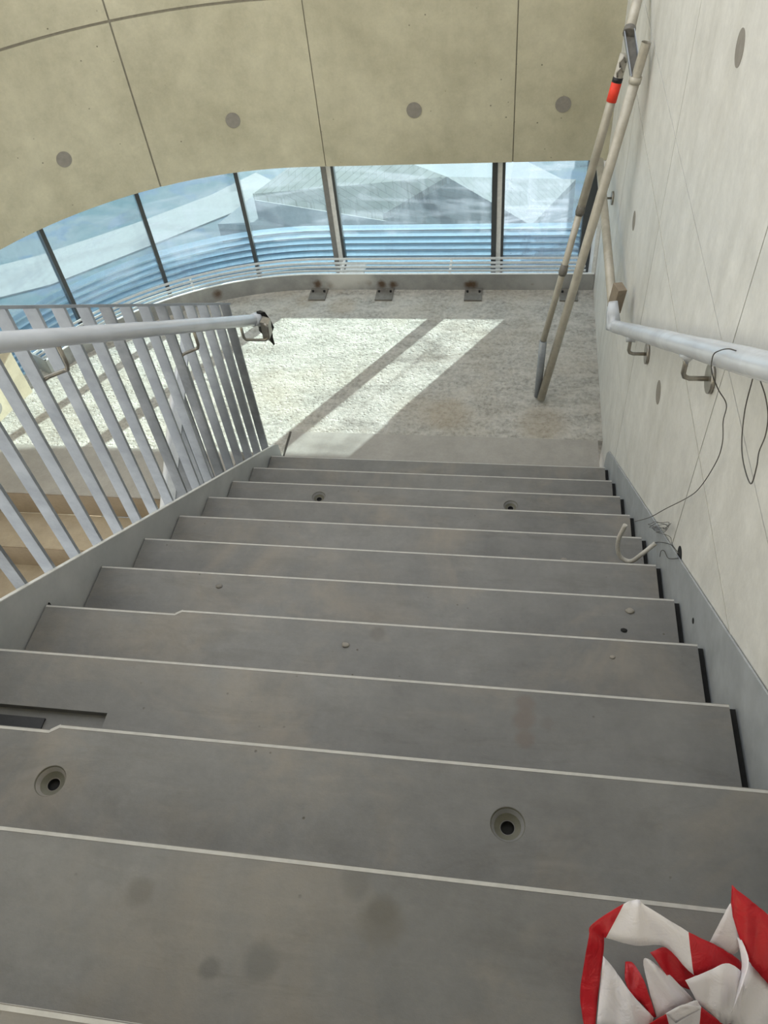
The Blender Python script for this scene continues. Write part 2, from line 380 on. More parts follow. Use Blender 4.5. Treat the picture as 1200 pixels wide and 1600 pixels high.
# slim dark posts at the curved part, composite posts on the straight part
where = ['leftmost, crossing the railing top bar', 'second from the left', 'third from the left']
for i in (1, 2, 3):
    c = gp[i]; n = (c-AC).normalized(); t = Vector((-n.y, n.x)); bm = bmesh.new()
    q = [c-t*.014-n*.03, c+t*.014-n*.03, c+t*.014+n*.05, c-t*.014+n*.05]
    prism(bm, [tuple(v) for v in q], 'z', GZ0, GZ1)
    o = solo('window_mullion', bm, M_mull, 'slim dark post between curved blue panes, %s' % where[i-1], 'mullion')
for x, lab in ((-1.38, 'wide dark post with a white bead where the glazing starts to curve'), (-.155, 'wide dark post with a white marked bead left of the leaning poles')):
    t = thing('window_mullion', (x, 5.5, GZ0), lab, 'mullion')
    mesh_obj('post', bxm(x-.045, x-.008, 5.44, 5.50, GZ0, GZ1), M_mull_l if x < -1 else M_mull, t)
    mesh_obj('glazing_bead', bxm(x-.008, x+.026, 5.445, 5.50, GZ0, GZ1), M_bead, t)
    mesh_obj('gasket', bxm(x+.026, x+.046, 5.45, 5.50, GZ0, GZ1), M_mull, t)
solo('window_mullion', bxm(.455, .535, 5.44, 5.56, GZ0, GZ1), M_mull, 'dark end post of the glazing beside the right wall', 'mullion')
solo('wall_flashing', bxm(.536, .5635, 5.21, 5.78, -2.75, -1.385), M_white, 'narrow white trim strip between the end post and the right wall', 'flashing')

# louvred sunshade just outside the glass
def louvre_mat():
    b = NB('blue_translucent_louvre')
    df = b.n('ShaderNodeBsdfDiffuse'); df.inputs[0].default_value = (.62, .70, .76, 1)
    tl = b.n('ShaderNodeBsdfTranslucent'); tl.inputs[0].default_value = (.55, .63, .70, 1)
    m = b.n('ShaderNodeMixShader'); m.inputs[0].default_value = .45; b.l(df.outputs[0], m.inputs[1]); b.l(tl.outputs[0], m.inputs[2]); b.l(m.outputs[0], b.out.inputs[0]); return b.m
M_louv = louvre_mat()
lt = thing('sunshade_screen', (-1.5, 5.62, -2.6), 'pale blue louvred sunshade standing outside the lower half of the glazing', 'sunshade')
for k in range(9):
    bm = bmesh.new(); z = -1.955 - k*.062
    V = []
    ss = [-(2.02), -1.5, -1, -.5, 0] + [math.radians(4*i) for i in range(1, 21)]
    for s in ss:
        a = wpt(s, 2.395+.01*k); b = wpt(s, 2.45+.01*k)
        V.append([bm.verts.new((a.x, a.y, z)), bm.verts.new((b.x, b.y, z-.07)), bm.verts.new((b.x, b.y, z-.074)), bm.verts.new((a.x, a.y, z-.004))])
    for i in range(len(V)-1):
        for j in range(4): bm.faces.new((V[i][j], V[i][(j+1) % 4], V[i+1][(j+1) % 4], V[i+1][j]))
    bm.faces.new(V[0]); bm.faces.new(V[-1][::-1])
    mesh_obj('louvre_blade', bm, M_louv, lt)

# ------------------------------------------------------------------ curb and grille
bm = bmesh.new(); curved_cell(bm, -(1.5+WX-.004), math.radians(62.6), R_CURB, R_CURB+.014, ZL, -2.152)
ct = thing('steel_upstand', (-1.5, 5.2, ZL), 'grey steel upstand with rust spots curving along the foot of the glazing', 'upstand')
mesh_obj('face_plate', bm, M_curb, ct)
bm = bmesh.new(); curved_cell(bm, -(1.5+WX-.004), math.radians(62.6), R_CURB-.001, R_CURB+.016, -2.152, -2.146); mesh_obj('top_edge', bm, M_white, ct)
a = wpt(math.radians(62.6), R_CURB); b = wpt(math.radians(62.6), R_CURB+.26); u = (b-a).normalized(); v = Vector((-u.y, u.x))
bm = bmesh.new(); prism(bm, [tuple(x) for x in (a, b, b-v*.012, a-v*.012)], 'z', ZL, -2.146); mesh_obj('end_plate', bm, M_curb, ct)
gt = thing('bar_grille', (-1.5, 5.3, -2.17), 'white bar grille between the grey upstand and the glass', 'grille')
for r in (2.077, 2.129, 2.182, 2.244):
    bm = bmesh.new(); curved_cell(bm, -(2.0), math.radians(62.4), r, r+.006, -2.165, -2.148); mesh_obj('bar', bm, M_white, gt)
for s in (-1.0, -.16, .48, .86, 1.05):
    a = wpt(s, 2.035); b = wpt(s, 2.26); u = (b-a).normalized(); v = Vector((-u.y, u.x))*.008
    bm = bmesh.new(); prism(bm, [tuple(x) for x in (a-v, b-v, b+v, a+v)], 'z', -2.185, -2.1655); mesh_obj('cross_bracket', bm, M_white, gt)
def poly_sheet(x0, x1, y0, y1, z, lab):
    solo('packing_block', bxm(x0, x1, y0, y1, z-.03, z), M_white, lab, 'block')
poly_sheet(-1.32, -1.17, 5.26, 5.43, -2.19, 'white block under the grille right of the wide dark post')

# anchor plates on the landing floor at the foot of the upstand
plw = ['leftmost anchor plate at the foot of the upstand', 'rust-topped anchor plate second from the left', 'anchor plate below the middle of the long straight pane', 'anchor plate half hidden behind the leaning poles']
for (x, lb) in zip((-1.51, -.99, -.315, .385), plw):
    t = thing('anchor_plate', (x, 5.11, ZL), 'dark grey bolted '+lb, 'plate', 'anchor plates along the upstand')
    pl = mesh_obj('plate', bxm(x-.066, x+.066, 5.05, 5.196, ZL+.001, ZL+.014, bev=.002), M_plate, t)
    for s in (-.045, .045):
        mesh_obj('bolt', tbm([(x+s, 5.15, ZL+.014), (x+s, 5.15, ZL+.026)], .009, seg=6), M_dark, pl)

# ------------------------------------------------------------------ upper flight treads
ordn = ['topmost', 'second', 'third', 'fourth', 'fifth', 'sixth', 'seventh', 'eighth', 'ninth', 'tenth', 'eleventh', 'lowest']
def tread_profile(k):
    y0 = Y0+(k-1)*T_+.002; y1 = Y0+k*T_; z1 = -k*R_; z0 = z1-R_
    return y0, y1, z0, z1
def hole_cutters(x, y, z):
    bm = bmesh.new(); tube(bm, [(x, y, z+.004), (x, y, z), (x, y, z-.020)], .03, seg=32, rads=[.0355, .0345, .022])
    a = mesh_obj('cut', bm, M_tread); bm = bmesh.new(); tube(bm, [(x, y, z-.005), (x, y, z-.09)], .0135, seg=24); return [a, mesh_obj('cut', bm, M_tread)]
tlabs = {0: 'grey concrete tread at the bottom edge, nearest of the flight',
 1: 'grey concrete tread under the red and white tape', 2: 'grey concrete tread with two open round sockets, nearest such one',
 3: 'grey concrete tread with a rusty streak and a slot at its left', 4: 'plain grey concrete tread just beyond the slotted one',
 5: 'grey concrete tread with a narrow dark slot at its left front', 6: 'grey concrete tread just above the curled conduit, seventh from below',
 7: 'grey concrete tread beside the curled grey conduit', 8: 'plain grey concrete tread fourth above the landing',
 9: 'distant grey concrete tread with two small sockets, third above the landing', 10: 'grey concrete tread second above the landing', 11: 'grey concrete tread next above the landing'}
for k in range(0, 12):
    y0, y1, z0, z1 = tread_profile(k)
    t = thing('stair_tread', ((XL+XR)/2, (y0+y1)/2, z0), tlabs[k], 'stair tread', 'concrete treads of the upper flight')
    jog = k in (2, 4)                      # front edge set back at the left over the slot
    xa, xb = XL+.005, XR
    bm = bmesh.new()
    if jog:
        xj = -.957; d = .014
        prism(bm, [(xa, y0), (xb, y0), (xb, y1), (xj, y1), (xj-.02, y1-d), (xa, y1-d)], 'z', z0, z1)
        segs = [(xj, xb, y1), (xa, xj-.02, y1-d)]
    else:
        prism(bm, [(xa, y0), (xb, y0), (xb, y1), (xa, y1)], 'z', z0, z1); segs = [(xa, xb, y1)]
    body = mesh_obj('tread_body', bm, M_tread, t)
    cut = []
    if k == 2: cut = hole_cutters(-.929, .547, z1) + hole_cutters(.03, .555, z1)
    if k == 9: cut = hole_cutters(-.93, 2.549, z1) + hole_cutters(.021, 2.543, z1)
    if k == 3: cut = [mesh_obj('cut', bxm(-1.5, -.965, .6, .795, z1-.018, z1+.02), M_tread)]
    if k == 5: cut = [mesh_obj('cut', bxm(-1.5, -.965, 1.1, 1.262, z1-.018, z1+.02), M_tread)]
    if cut:
        body.parent = None; body.location = (0, 0, 0)
        boolean(body, cut)
        SOCK = {2: [(-.929, .547), (.03, .555)], 9: [(-.93, 2.549), (.021, 2.543)]}.get(k, [])
        body.parent = t; body.location = -t.location
        for hx, hy in SOCK:
            bm = bmesh.new(); tube(bm, [(hx, hy, z1-.0012), (hx, hy, z1-.0125), (hx, hy, z1-.0192)], .03, seg=32, cap=False, rads=[.0335, .0275, .0150])
            mesh_obj('socket_cup', bm, M_cup, body, normals=False)['label'] = 'olive-grey conical socket'
            bm = bmesh.new(); tube(bm, [(hx, hy, z1-.0205), (hx, hy, z1-.06)], .0130, seg=24, cap=False); mesh_obj('socket_bore', bm, M_dark, body, normals=False)
            bm = bmesh.new(); bmesh.ops.create_circle(bm, cap_ends=True, segments=20, radius=.013)
            for v_ in bm.verts: v_.co += Vector((hx, hy, z1-.03))
            mesh_obj('socket_bottom', bm, M_dark, body)
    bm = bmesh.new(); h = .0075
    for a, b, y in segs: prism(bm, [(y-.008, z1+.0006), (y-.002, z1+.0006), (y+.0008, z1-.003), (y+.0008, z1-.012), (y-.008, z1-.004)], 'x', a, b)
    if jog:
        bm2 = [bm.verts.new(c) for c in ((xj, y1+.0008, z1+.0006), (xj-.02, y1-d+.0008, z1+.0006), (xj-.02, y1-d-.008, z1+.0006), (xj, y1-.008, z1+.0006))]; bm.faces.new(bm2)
    mesh_obj('gap_shade', bxm(XR+.0005, .5555, y0, y1, z1-.05, z1-.022), M_dark, t)  # black strip paints the shade inside the gap beside the stringer
    mesh_obj('gap_shade', bxm(XL+.0005, XL+.0045, y0, y1, z1-.05, z1-.009), M_dark, t)  # same painted gap shade at the left end
    mesh_obj('nosing_highlight', bm, M_edge, t)['label'] = 'pale front edge, painted chamfer highlight'  # light caught by the chamfer, put in as a paler strip
    if k in (3, 5): mesh_obj('slot_rail', bxm(-1.4, -1.13 if k == 3 else -1.0, y0+.055, y0+.098, z1-.0175, z1-.013), M_black, t)['label'] = 'black rubber strip lying in the slot'
# slab flush with the landing
y0 = Y0+11*T_+.002
t = thing('landing_slab', (-.43, 3.4, ZL-.06), 'smooth grey precast slab at the foot of the upper flight, half in sun', 'slab')
bm = bmesh.new(); prism(bm, [(XL+.01, 3.21), (XL+.01, 3.6), (XR, 3.6), (XR, y0), (-1.36, y0)][::-1], 'z', ZL-.06, ZL+.003); mesh_obj('slab_body', bm, M_low if False else concrete('pale_precast', (.33, .315, .29), (.42, .40, .37), rough=.65), t)
M_pale = bpy.data.materials['pale_precast']
# small debris and blobs on the treads
deb = [(343, 916, 5, 'small dark bolt lying on the slotted tread', .009), (881, 875, 7, 'pale mortar crumb on a tread edge below the conduit', .010), (984, 955, 5, 'pale flattened mortar crumb near the right stringer', .011), (975, 985, 5, 'dark pebble in front of the pale crumb at right', .008), (957, 1027, 4, 'tiny chip on the tread beneath the dark pebble', .006), (540, 1008, 4, 'flat grey mortar dab in the middle of a tread', .009)]
for x, y, k, lb, r in deb:
    p = onz(x, y, -k*R_); bm = bmesh.new(); bmesh.ops.create_icosphere(bm, subdivisions=2, radius=r)
    for v_ in bm.verts: v_.co = Vector((v_.co.x*(1+random.uniform(-.2, .2))*1.3, v_.co.y*(1+random.uniform(-.2, .2)), max(v_.co.z, -r*.3)*.35))
    for v_ in bm.verts: v_.co += p + Vector((0, 0, r*.15))
    solo('mortar_crumb' if 'mortar' in lb else ('bolt' if 'bolt' in lb else 'pebble'), bm, M_dark if r == .008 else (M_plate if 'bolt' in lb else M_plug), lb, 'debris', smooth=True)

# unseen soffit added under the upper flight to block light from below
bm = bmesh.new(); sl_ = R_/T_
def nz(y): return -sl_*(y-Y0)
prism(bm, [(-.2, nz(-.2)-.42), (3.19, nz(3.19)-.42), (3.19, nz(3.19)-.62), (-.2, nz(-.2)-.62)], 'x', XL+.01, XR-.01)
solo('light_block_soffit', bm, M_low, 'unseen concrete slab added under the upper flight to block light', 'soffit')

# left stringer
def sloped_plate(bm, x0, x1, ya, za, yb, zb, drop):
    prism(bm, [(ya, za), (yb, zb), (yb, zb-drop if drop < .6 else zb-drop), (ya, za-drop)], 'x', x0, x1)
t = thing('stringer', (XL-.01, 2, -1.5), 'grey galvanised steel stringer carrying the balusters on the left of the treads', 'stringer')
bm = bmesh.new(); ya, za = .2, -.586+.698*(1.12-.2); yb, zb = 3.325, -2.125
prism(bm, [(ya, za), (3.30, -2.108), (3.345, -2.15), (3.36, -2.28), (3.15, -2.45), (ya, za-.5)], 'x', XL-.012, XL)
mesh_obj('plate', bm, M_string, t)
bm = bmesh.new(); prism(bm, [(ya, za), (3.30, -2.108), (3.30, -2.104), (ya, za+.004)], 'x', XL-.013, XL+.001); mesh_obj('top_edge', bm, M_bead, t)
# right stringer on the wall
t = thing('stringer', (.556, 2, -1.5), 'blue-grey galvanised steel stringer fixed along the right wall', 'stringer')
bm = bmesh.new(); ya, za = .3, .028; prism(bm, [(ya, za), (3.276, -2.05), (3.33, -2.12), (3.36, -2.28), (3.1, -2.5), (ya, za-.6)], 'x', .5560, .5612)
sp = mesh_obj('plate', bm, M_string_r, t)
for q in ((983, 735+100), (1083, 970), (1000, 858)):
    p = onx(*q, .5555); bm = bmesh.new(); tube(bm, [(p.x-.001, p.y, p.z), (p.x+.003, p.y, p.z)], .009, seg=16); mesh_obj('bolt_hole', bm, M_dark, sp)

# ------------------------------------------------------------------ upper railing
BX = XL-.036                                                    # centre of balusters
def topz(y): return -1.102-.684*(y-3.314)
def strz(y): return -.586-.698*(y-1.12)
t = thing('stair_railing', (BX, 2.2, -1.3), 'grey flat-bar railing standing on the left stringer of the upper flight', 'railing')
ys = [.97+.1252*i for i in range(19)]
for i, y in enumerate(ys):
    bm = box_ = bmesh.new(); zb = strz(y)-.10; zt = topz(y)-.008
    prism(bm, [(y-.006, zb), (y+.006, zb), (y+.006, zt), (y-.006, zt)], 'x', BX-.022, BX+.022)
    mesh_obj('baluster', bm, M_galv_d if i in (2, 10, 13, 18) else M_galv, t)
bm = bmesh.new(); ya, yb = .6, 3.245
prism(bm, [(ya, topz(ya)), (yb, topz(yb)), (yb, topz(yb)-.012), (ya, topz(ya)-.012)], 'x', BX-.024, BX+.024); mesh_obj('top_bar', bm, M_galv, t)
# left handrail
HX = -1.352
def hz(y): return -.016-.6805*(y-1.56)
t = thing('handrail', (HX, 2.4, hz(2.4)), 'round handrail in pale plastic wrap bracketed to the left railing', 'handrail')
pts = [(HX, .9+.06*i, hz(.9+.06*i)) for i in range(42)]
rads = [.0290*(1+.025*math.sin(i*.7)+.015*math.sin(i*1.5)) for i in range(42)]
bm = tbm(pts, .029, rads=rads, seg=20); mesh_obj('wrapped_tube', bm, M_wrap, t)
for i, q in enumerate(((90, 578), (283, 548))):
    y = 1.77 if i == 0 else 2.64
    z = hz(y)-.03
    P_ = [(HX, y, z+.01), (HX, y, z-.07), (HX-.008, y, z-.09), (HX-.02, y, z-.095), (BX+.03, y-.03, z-.095), (BX+.02, y-.045, z-.095)]
    mesh_obj('bracket', tbm(P_, .007, seg=10), M_steel, t)
y = 3.30; z = hz(y)-.02
P_ = [(BX+.02, y, z-.03), (BX+.02, y, z-.09), (BX+.03, y, z-.105), (HX+.05, y, z-.105), (HX+.07, y, z-.09), (HX+.075, y, z-.02), (HX+.06, y, z+.0)]
mesh_obj('end_bracket', tbm(P_, .008, seg=10), M_steel, t)
bm = bmesh.new(); prism(bm, [(HX+.035, z-.105), (HX+.075, z-.095), (HX+.08, z-.01), (HX+.04, z+.005)], 'y', y+.005, y+.06); mesh_obj('end_sleeve', bm, M_steel, t)
# torn wrap end and black tape
bm = bmesh.new(); y = 3.365
tube(bm, [(HX, y-.06, hz(y-.06)), (HX+.004, y-.02, hz(y-.02)), (HX+.01, y+.02, hz(y)-.015)], .034, seg=14, rads=[.032, .037, .03], jitter=.12); mesh_obj('torn_wrap', bm, M_wrap, t)
A0 = ony(404, 486, 3.39); tp = [ony(x+3, y_, 3.37+dy) for x, y_, dy in ((404, 487, 0), (409, 498, .01), (413, 510, .0), (412, 518, .015), (418, 528, 0), (425, 538, .01))]
ww = [.022, .034, .042, .036, .02, .005]
bm = bmesh.new(); L = []
for p, w_ in zip(tp, ww):
    L.append([bm.verts.new(p+Vector((a*w_, b*.012, c*w_*.4))) for a, b, c in ((-1, 0, .3), (-.2, 1, 0), (1, .2, -.4), (.2, -1, .2))])
for i in range(len(L)-1):
    for j in range(4): bm.faces.new((L[i][j], L[i][(j+1) % 4], L[i+1][(j+1) % 4], L[i+1][j]))
bm.faces.new(L[0][::-1]); bm.faces.new(L[-1])
mesh_obj('tape_tail', bm, M_black, t)['label'] = 'loose end of black tape'

# ------------------------------------------------------------------ lower flight
t = thing('landing_slab', (-2.6, 3.19, ZL-.19), 'smooth grey precast slab at the head of the lower flight, left of the railing', 'slab')
bm = bmesh.new(); box(bm, -3.505, -1.70, 2.98, 3.4, ZL-R_, ZL+.002); mesh_obj('slab_body', bm, M_pale, t)
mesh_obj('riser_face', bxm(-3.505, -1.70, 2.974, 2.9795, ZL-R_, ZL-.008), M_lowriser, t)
lw = ['first', 'second', 'third', 'fourth', 'fifth']
for j in range(1, 6):
    y1 = 2.98-T_*(j-1)-.002; y0 = y1-T_; z1 = ZL-j*R_
    t = thing('stair_tread', (-2.6, (y0+y1)/2, z1-R_), 'warm-lit beige tread of the lower flight, %s below the landing' % lw[j-1], 'stair tread', 'treads of the lower flight')
    mesh_obj('tread_body', bxm(-3.505, -1.70, y0, y1-.006 if j > 0 else y1, z1-R_, z1), M_low, t)
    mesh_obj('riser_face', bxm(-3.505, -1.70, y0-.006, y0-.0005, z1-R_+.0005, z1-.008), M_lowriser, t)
# lower railing
LX = -1.64; t = thing('stair_railing', (LX, 2.2, -2.8), 'grey flat-bar railing of the lower flight seen behind the upper one', 'railing')
def lz(y): return ZL+.06+sl_*(y-2.98)
for i in range(14):
    y = 3.10-.125*i; zb = lz(y)-.02; zt = lz(y)+.98
    bm = bmesh.new(); prism(bm, [(y-.006, zb), (y+.006, zb), (y+.006, zt), (y-.006, zt)], 'x', LX-.022, LX+.022); mesh_obj('baluster', bm, M_galv_d if i % 3 else M_galv, t)
bm = bmesh.new(); prism(bm, [(1.3, lz(1.3)+.98), (3.16, lz(3.16)+.98), (3.16, lz(3.16)+.992), (1.3, lz(1.3)+.992)], 'x', LX-.024, LX+.024); mesh_obj('top_bar', bm, M_galv, t)
bm = bmesh.new(); prism(bm, [(1.3, lz(1.3)), (3.2, lz(3.2)), (3.2, ZL-.3), (2.9, ZL-.35), (1.3, lz(1.3)-.4)], 'x', LX+.03, LX+.042); mesh_obj('stringer_plate', bm, M_string, t)
t = thing('handrail', (-1.74, 2.2, -1.9), 'pale round handrail on the far side of the lower railing', 'handrail')
mesh_obj('tube', tbm(smooth_path([(-1.735, 3.22, -1.335), (-1.735, 2.95, -1.43), (-1.735, 2.5, -1.735), (-1.735, 1.4, -2.48)], 8), .024, seg=16), M_wrap, t)
for y in (2.9, 2.0):
    z = -1.43-.68*(2.95-y)
    mesh_obj('bracket', tbm([(-1.735, y, z-.02), (-1.735, y, z-.09), (-1.72, y, z-.1), (LX-.022, y, z-.1)], .007, seg=8), M_steel, t)

# ------------------------------------------------------------------ right handrails
RX = .482
def rz(y): return -1.22+.686*(3.3-y)
t = thing('handrail', (RX, 2, rz(2)), 'wall handrail in shiny white plastic wrap descending the right wall', 'handrail')
n = 44; pts = [(RX, .85+(3.27-.85)*i/n, rz(.85+(3.27-.85)*i/n)) for i in range(n+1)]
bm = tbm(pts, .03, rads=[.0300*(1+.02*math.sin(i*.6)+.015*math.sin(i*1.4)) for i in range(n+1)], seg=20); mesh_obj('wrapped_tube', bm, M_wrap, t)
bm = bmesh.new(); tube(bm, [(RX, 3.22, rz(3.22)), (RX-.008, 3.28, -1.205), (RX-.012, 3.31, -1.15), (RX-.02, 3.33, -1.10)], .03, seg=12, rads=[.03, .036, .032, .02], jitter=.2); mesh_obj('crumpled_wrap_end', bm, M_wrap, t)
for y, z in ((1.858, -.344), (2.796, -.991)):
    bm = bmesh.new(); tube(bm, [(WX-.012, y, z), (WX-.001, y, z)], .043, seg=28); d = mesh_obj('wall_disc', bm, M_steel, t)
    P_ = [(WX-.012, y, z), (RX+.02, y, z), (RX+.006, y, z+.006), (RX, y, z+.02), (RX, y, z+.09)]
    mesh_obj('bracket', tbm(P_, .0075, seg=10), M_steel, t)
    bm = bmesh.new(); tube(bm, [(RX, y-.06, rz(y-.06)-.02), (RX, y, rz(y)-.034), (RX, y+.05, rz(y+.05)-.022)], .02, seg=8, rads=[.008, .02, .01], jitter=.4); mesh_obj('wrap_flap', bm, M_wrap, t)
t = thing('handrail', (RX, 4.1, -1.22), 'level beige handrail along the right wall beyond the wrapped one', 'handrail')
mesh_obj('tube', tbm([(RX, 3.42, -1.22), (RX, 4.3, -1.22), (RX, 5.0, -1.22)], .024, seg=16), M_pole, t)
mesh_obj('wall_disc', tbm([(WX-.012, 4.75, -1.33), (WX-.001, 4.75, -1.33)], .04, seg=24), M_steel, t)
mesh_obj('bracket', tbm([(WX-.012, 4.75, -1.33), (RX+.01, 4.75, -1.33), (RX, 4.75, -1.32), (RX, 4.75, -1.24)], .007, seg=8), M_steel, t)
c = ony(964, 466, 3.40); bm = bmesh.new(); box(bm, -.022, .022, -.034, .034, -.066, .066, bev=.002)
bmesh.ops.rotate(bm, verts=bm.verts, cent=(0, 0, 0), matrix=Matrix.Rotation(math.radians(6), 3, 'Y') @ Matrix.Rotation(math.radians(18), 3, 'Z'))
for v_ in bm.verts: v_.co += c
solo('wood_block', bm, M_wood, 'brown wooden block wedged at the lower end of the wrapped wall handrail', 'block')

# ------------------------------------------------------------------ leaning pole frame
F0 = Vector((.19, 3.945, ZL+.024)); A1 = onx(1010, 66, .525)
t = thing('steel_pole_frame', (.19, 3.95, ZL), 'tall frame of beige steel tubes leaning on the right wall, red band near the top', 'pole frame')
def lerp(a, b, k): return a+(b-a)*k
mesh_obj('long_pole', tbm([F0, lerp(F0, A1, .3), lerp(F0, A1, .93)], .0245, seg=18), M_pole, t)
bm = bmesh.new(); r1 = tube(bm, [lerp(F0, A1, .925), A1], .0215, seg=18, cap=False); d = (A1-F0).normalized()
tube(bm, [A1, A1-d*.06], .018, seg=18, cap=False); mesh_obj('pole_tip', bm, M_pole, t)
mesh_obj('tip_hollow', tbm([A1-d*.012, A1-d*.01], .0175, seg=18), M_dark, t)
mesh_obj('collar', tbm([lerp(F0, A1, .918), lerp(F0, A1, .932)], .028, seg=18), M_pole, t)
B0 = ony(849, 532, 3.95)
mesh_obj('lower_sleeve', tbm([F0+Vector((-.022, .03, 0)), B0+Vector((0, 0, 0))], .022, seg=16), M_galv, t)
B1 = onx(978, 78, .46)
bp = lambda k: lerp(B0, B1, k)
mesh_obj('short_pole', tbm([bp(-.0), bp(.515)], .0185, seg=16), M_pole, t)
up = mesh_obj('upper_pole', tbm([bp(.505), bp(.99)], .022, seg=16), M_pole, t)
for k in (.283, .505):
    mesh_obj('joint_clamp', tbm([bp(k-.012), bp(k), bp(k+.03)], .022, seg=10, rads=[.021, .025, .0215]), M_plate, t)
b_ = mesh_obj('red_band', tbm([bp(.855), bp(.91)], .0245, seg=18), M_red, up); b_['label'] = 'fluorescent red band'
mesh_obj('black_band', tbm([bp(.911), bp(.925)], .0245, seg=18), M_black, up)['label'] = 'black band'
for k in (.945, .972):
    e = bp(k); mesh_obj('chain_link', tbm([e+Vector((-.012, -.026, -.02)), e+Vector((-.016, -.028, .0)), e+Vector((.0, -.028, .022)), e+Vector((.012, -.026, .0))], .005, seg=8), M_steel, up)
Cq0 = lerp(F0, A1, .93); Cq1 = ony(983, 50, 4.15)
dz = (Cq1-Cq0).normalized(); sx = dz.cross(Vector((0, -1, .6))).normalized(); sy_ = dz.cross(sx).normalized()
def obox(bm, c0, c1, ax, ay, x0, x1, y0, y1):
    A = [bm.verts.new(c0+ax*x+ay*y) for x, y in ((x0, y0), (x1, y0), (x1, y1), (x0, y1))]; B = [bm.verts.new(c1+ax*x+ay*y) for x, y in ((x0, y0), (x1, y0), (x1, y1), (x0, y1))]
    bm.faces.new(A[::-1]); bm.faces.new(B)
    for i in range(4): bm.faces.new((A[i], A[(i+1) % 4], B[(i+1) % 4], B[i]))
bm = bmesh.new(); obox(bm, Cq0, Cq1, sx, sy_, -.024, -.020, -.02, .02); obox(bm, Cq0, Cq1, sx, sy_, .020, .024, -.02, .02)
mesh_obj('channel_link', bm, M_galv, t)
bm = bmesh.new(); obox(bm, Cq0, Cq1, sx, sy_, -.020, .020, .012, .016); mesh_obj('channel_web', bm, M_plate, t)
U1 = onx(1006, -40, .53)
mesh_obj('top_pole', tbm([Cq1, U1], .0235, seg=16), M_pole, t)
mesh_obj('collar', tbm([Cq1-(U1-Cq1).normalized()*.01, Cq1+(U1-Cq1).normalized()*.02], .028, seg=16), M_plate, t)

# ------------------------------------------------------------------ conduit and wires
P_ = [ony(977, 820, 1.95), ony(966, 845, 1.93), ony(968, 868, 1.91), ony(985, 877, 1.89), ony(1004, 865, 1.87), onx(1024, 849, .545)]
solo('flexible_conduit', tbm(smooth_path(P_, 8), .0085, seg=12), M_cond, 'curled pale grey conduit sticking out over the treads by the right stringer', 'conduit')
P_ = [(.455, 1.70, rz(1.70)), (.450, 1.705, rz(1.7)-.03)]
wq = [(1114, 556), (1112, 580), (1122, 608), (1135, 632), (1130, 658), (1129, 690), (1120, 720), (1095, 760), (1075, 777), (1040, 795), (1016, 808), (992, 815)]
P_ = [onx(x, y, min(.548, .44+.03*i) if i < 8 else .548-.008*(i-8)) for i, (x, y) in enumerate(wq)]
solo('loose_wire', tbm(smooth_path([onx(1150, 548, .458), onx(1138, 545, .449), onx(1124, 548, .445)]+P_, 6), .0014, seg=6), M_wire, 'long thin dark wire hanging from the white handrail to the wire coil', 'wire')
wq = [(1176, 592), (1164, 640), (1159, 690), (1162, 725), (1173, 756), (1182, 730), (1186, 706), (1196, 680), (1200, 650), (1196, 620), (1188, 595)]
solo('loose_wire', tbm(smooth_path([onx(x, y, .50+.01*math.sin(i)) for i, (x, y) in enumerate(wq)], 6), .0014, seg=6), M_wire, 'thin dark wire loop hanging under the white handrail at the right edge', 'wire')
wq = []
for i in range(40):
    a = 2*PI*i/9; wq.append((1031+17*math.cos(a)*(1-.12*(i//9))+random.uniform(-3, 3), 818+4.5*math.sin(a)+i*.28+random.uniform(-1.5, 1.5)))
wq += [(1046, 838), (1050, 850), (1060, 864)]
solo('wire_coil', tbm(smooth_path([onx(x, y, .535+.01*math.sin(i*.9)) for i, (x, y) in enumerate(wq)], 4), .0009, seg=6), M_wire, 'small tangled coil of thin wire against the right stringer', 'wire')
wq = [(1020, 849), (1030, 847), (1048, 851), (1060, 864)]
solo('loose_wire', tbm(smooth_path([onx(x, y, .55) for x, y in wq], 6), .0013, seg=6), M_wire, 'short wire from the conduit mouth to the black wall outlet', 'wire')
wq = [(1031, 870), (1033, 861), (1038, 861), (1043, 871), (1050, 873), (1060, 872)]
solo('loose_wire', tbm(smooth_path([onx(x, y, .55) for x, y in wq], 6), .0013, seg=6), M_wire, 'short hooked wire below the conduit at the black wall outlet', 'wire')

# ------------------------------------------------------------------ barrier tape
def tape_mat(name, c1):
    b = NB(name); n = b.noise(30, 4, .65, dist=1.2)
    pr = b.bsdf(c1, .32, 0, bump=n, bs=.5, bd=.006)
    tl = b.n('ShaderNodeBsdfTranslucent'); tl.inputs[0].default_value = (*c1, 1)
    m = b.n('ShaderNodeMixShader'); m.inputs[0].default_value = .3; b.l(pr.outputs[0], m.inputs[1]); b.l(tl.outputs[0], m.inputs[2]); b.l(m.outputs[0], b.out.inputs[0]); return b.m
M_tr = tape_mat('red_film', (.62, .018, .03)); M_tw = tape_mat('white_film', (.90, .87, .90))
def zq(x, y, h): return onz(880+x/3.75, 1360+y/3.75, -R_+h)
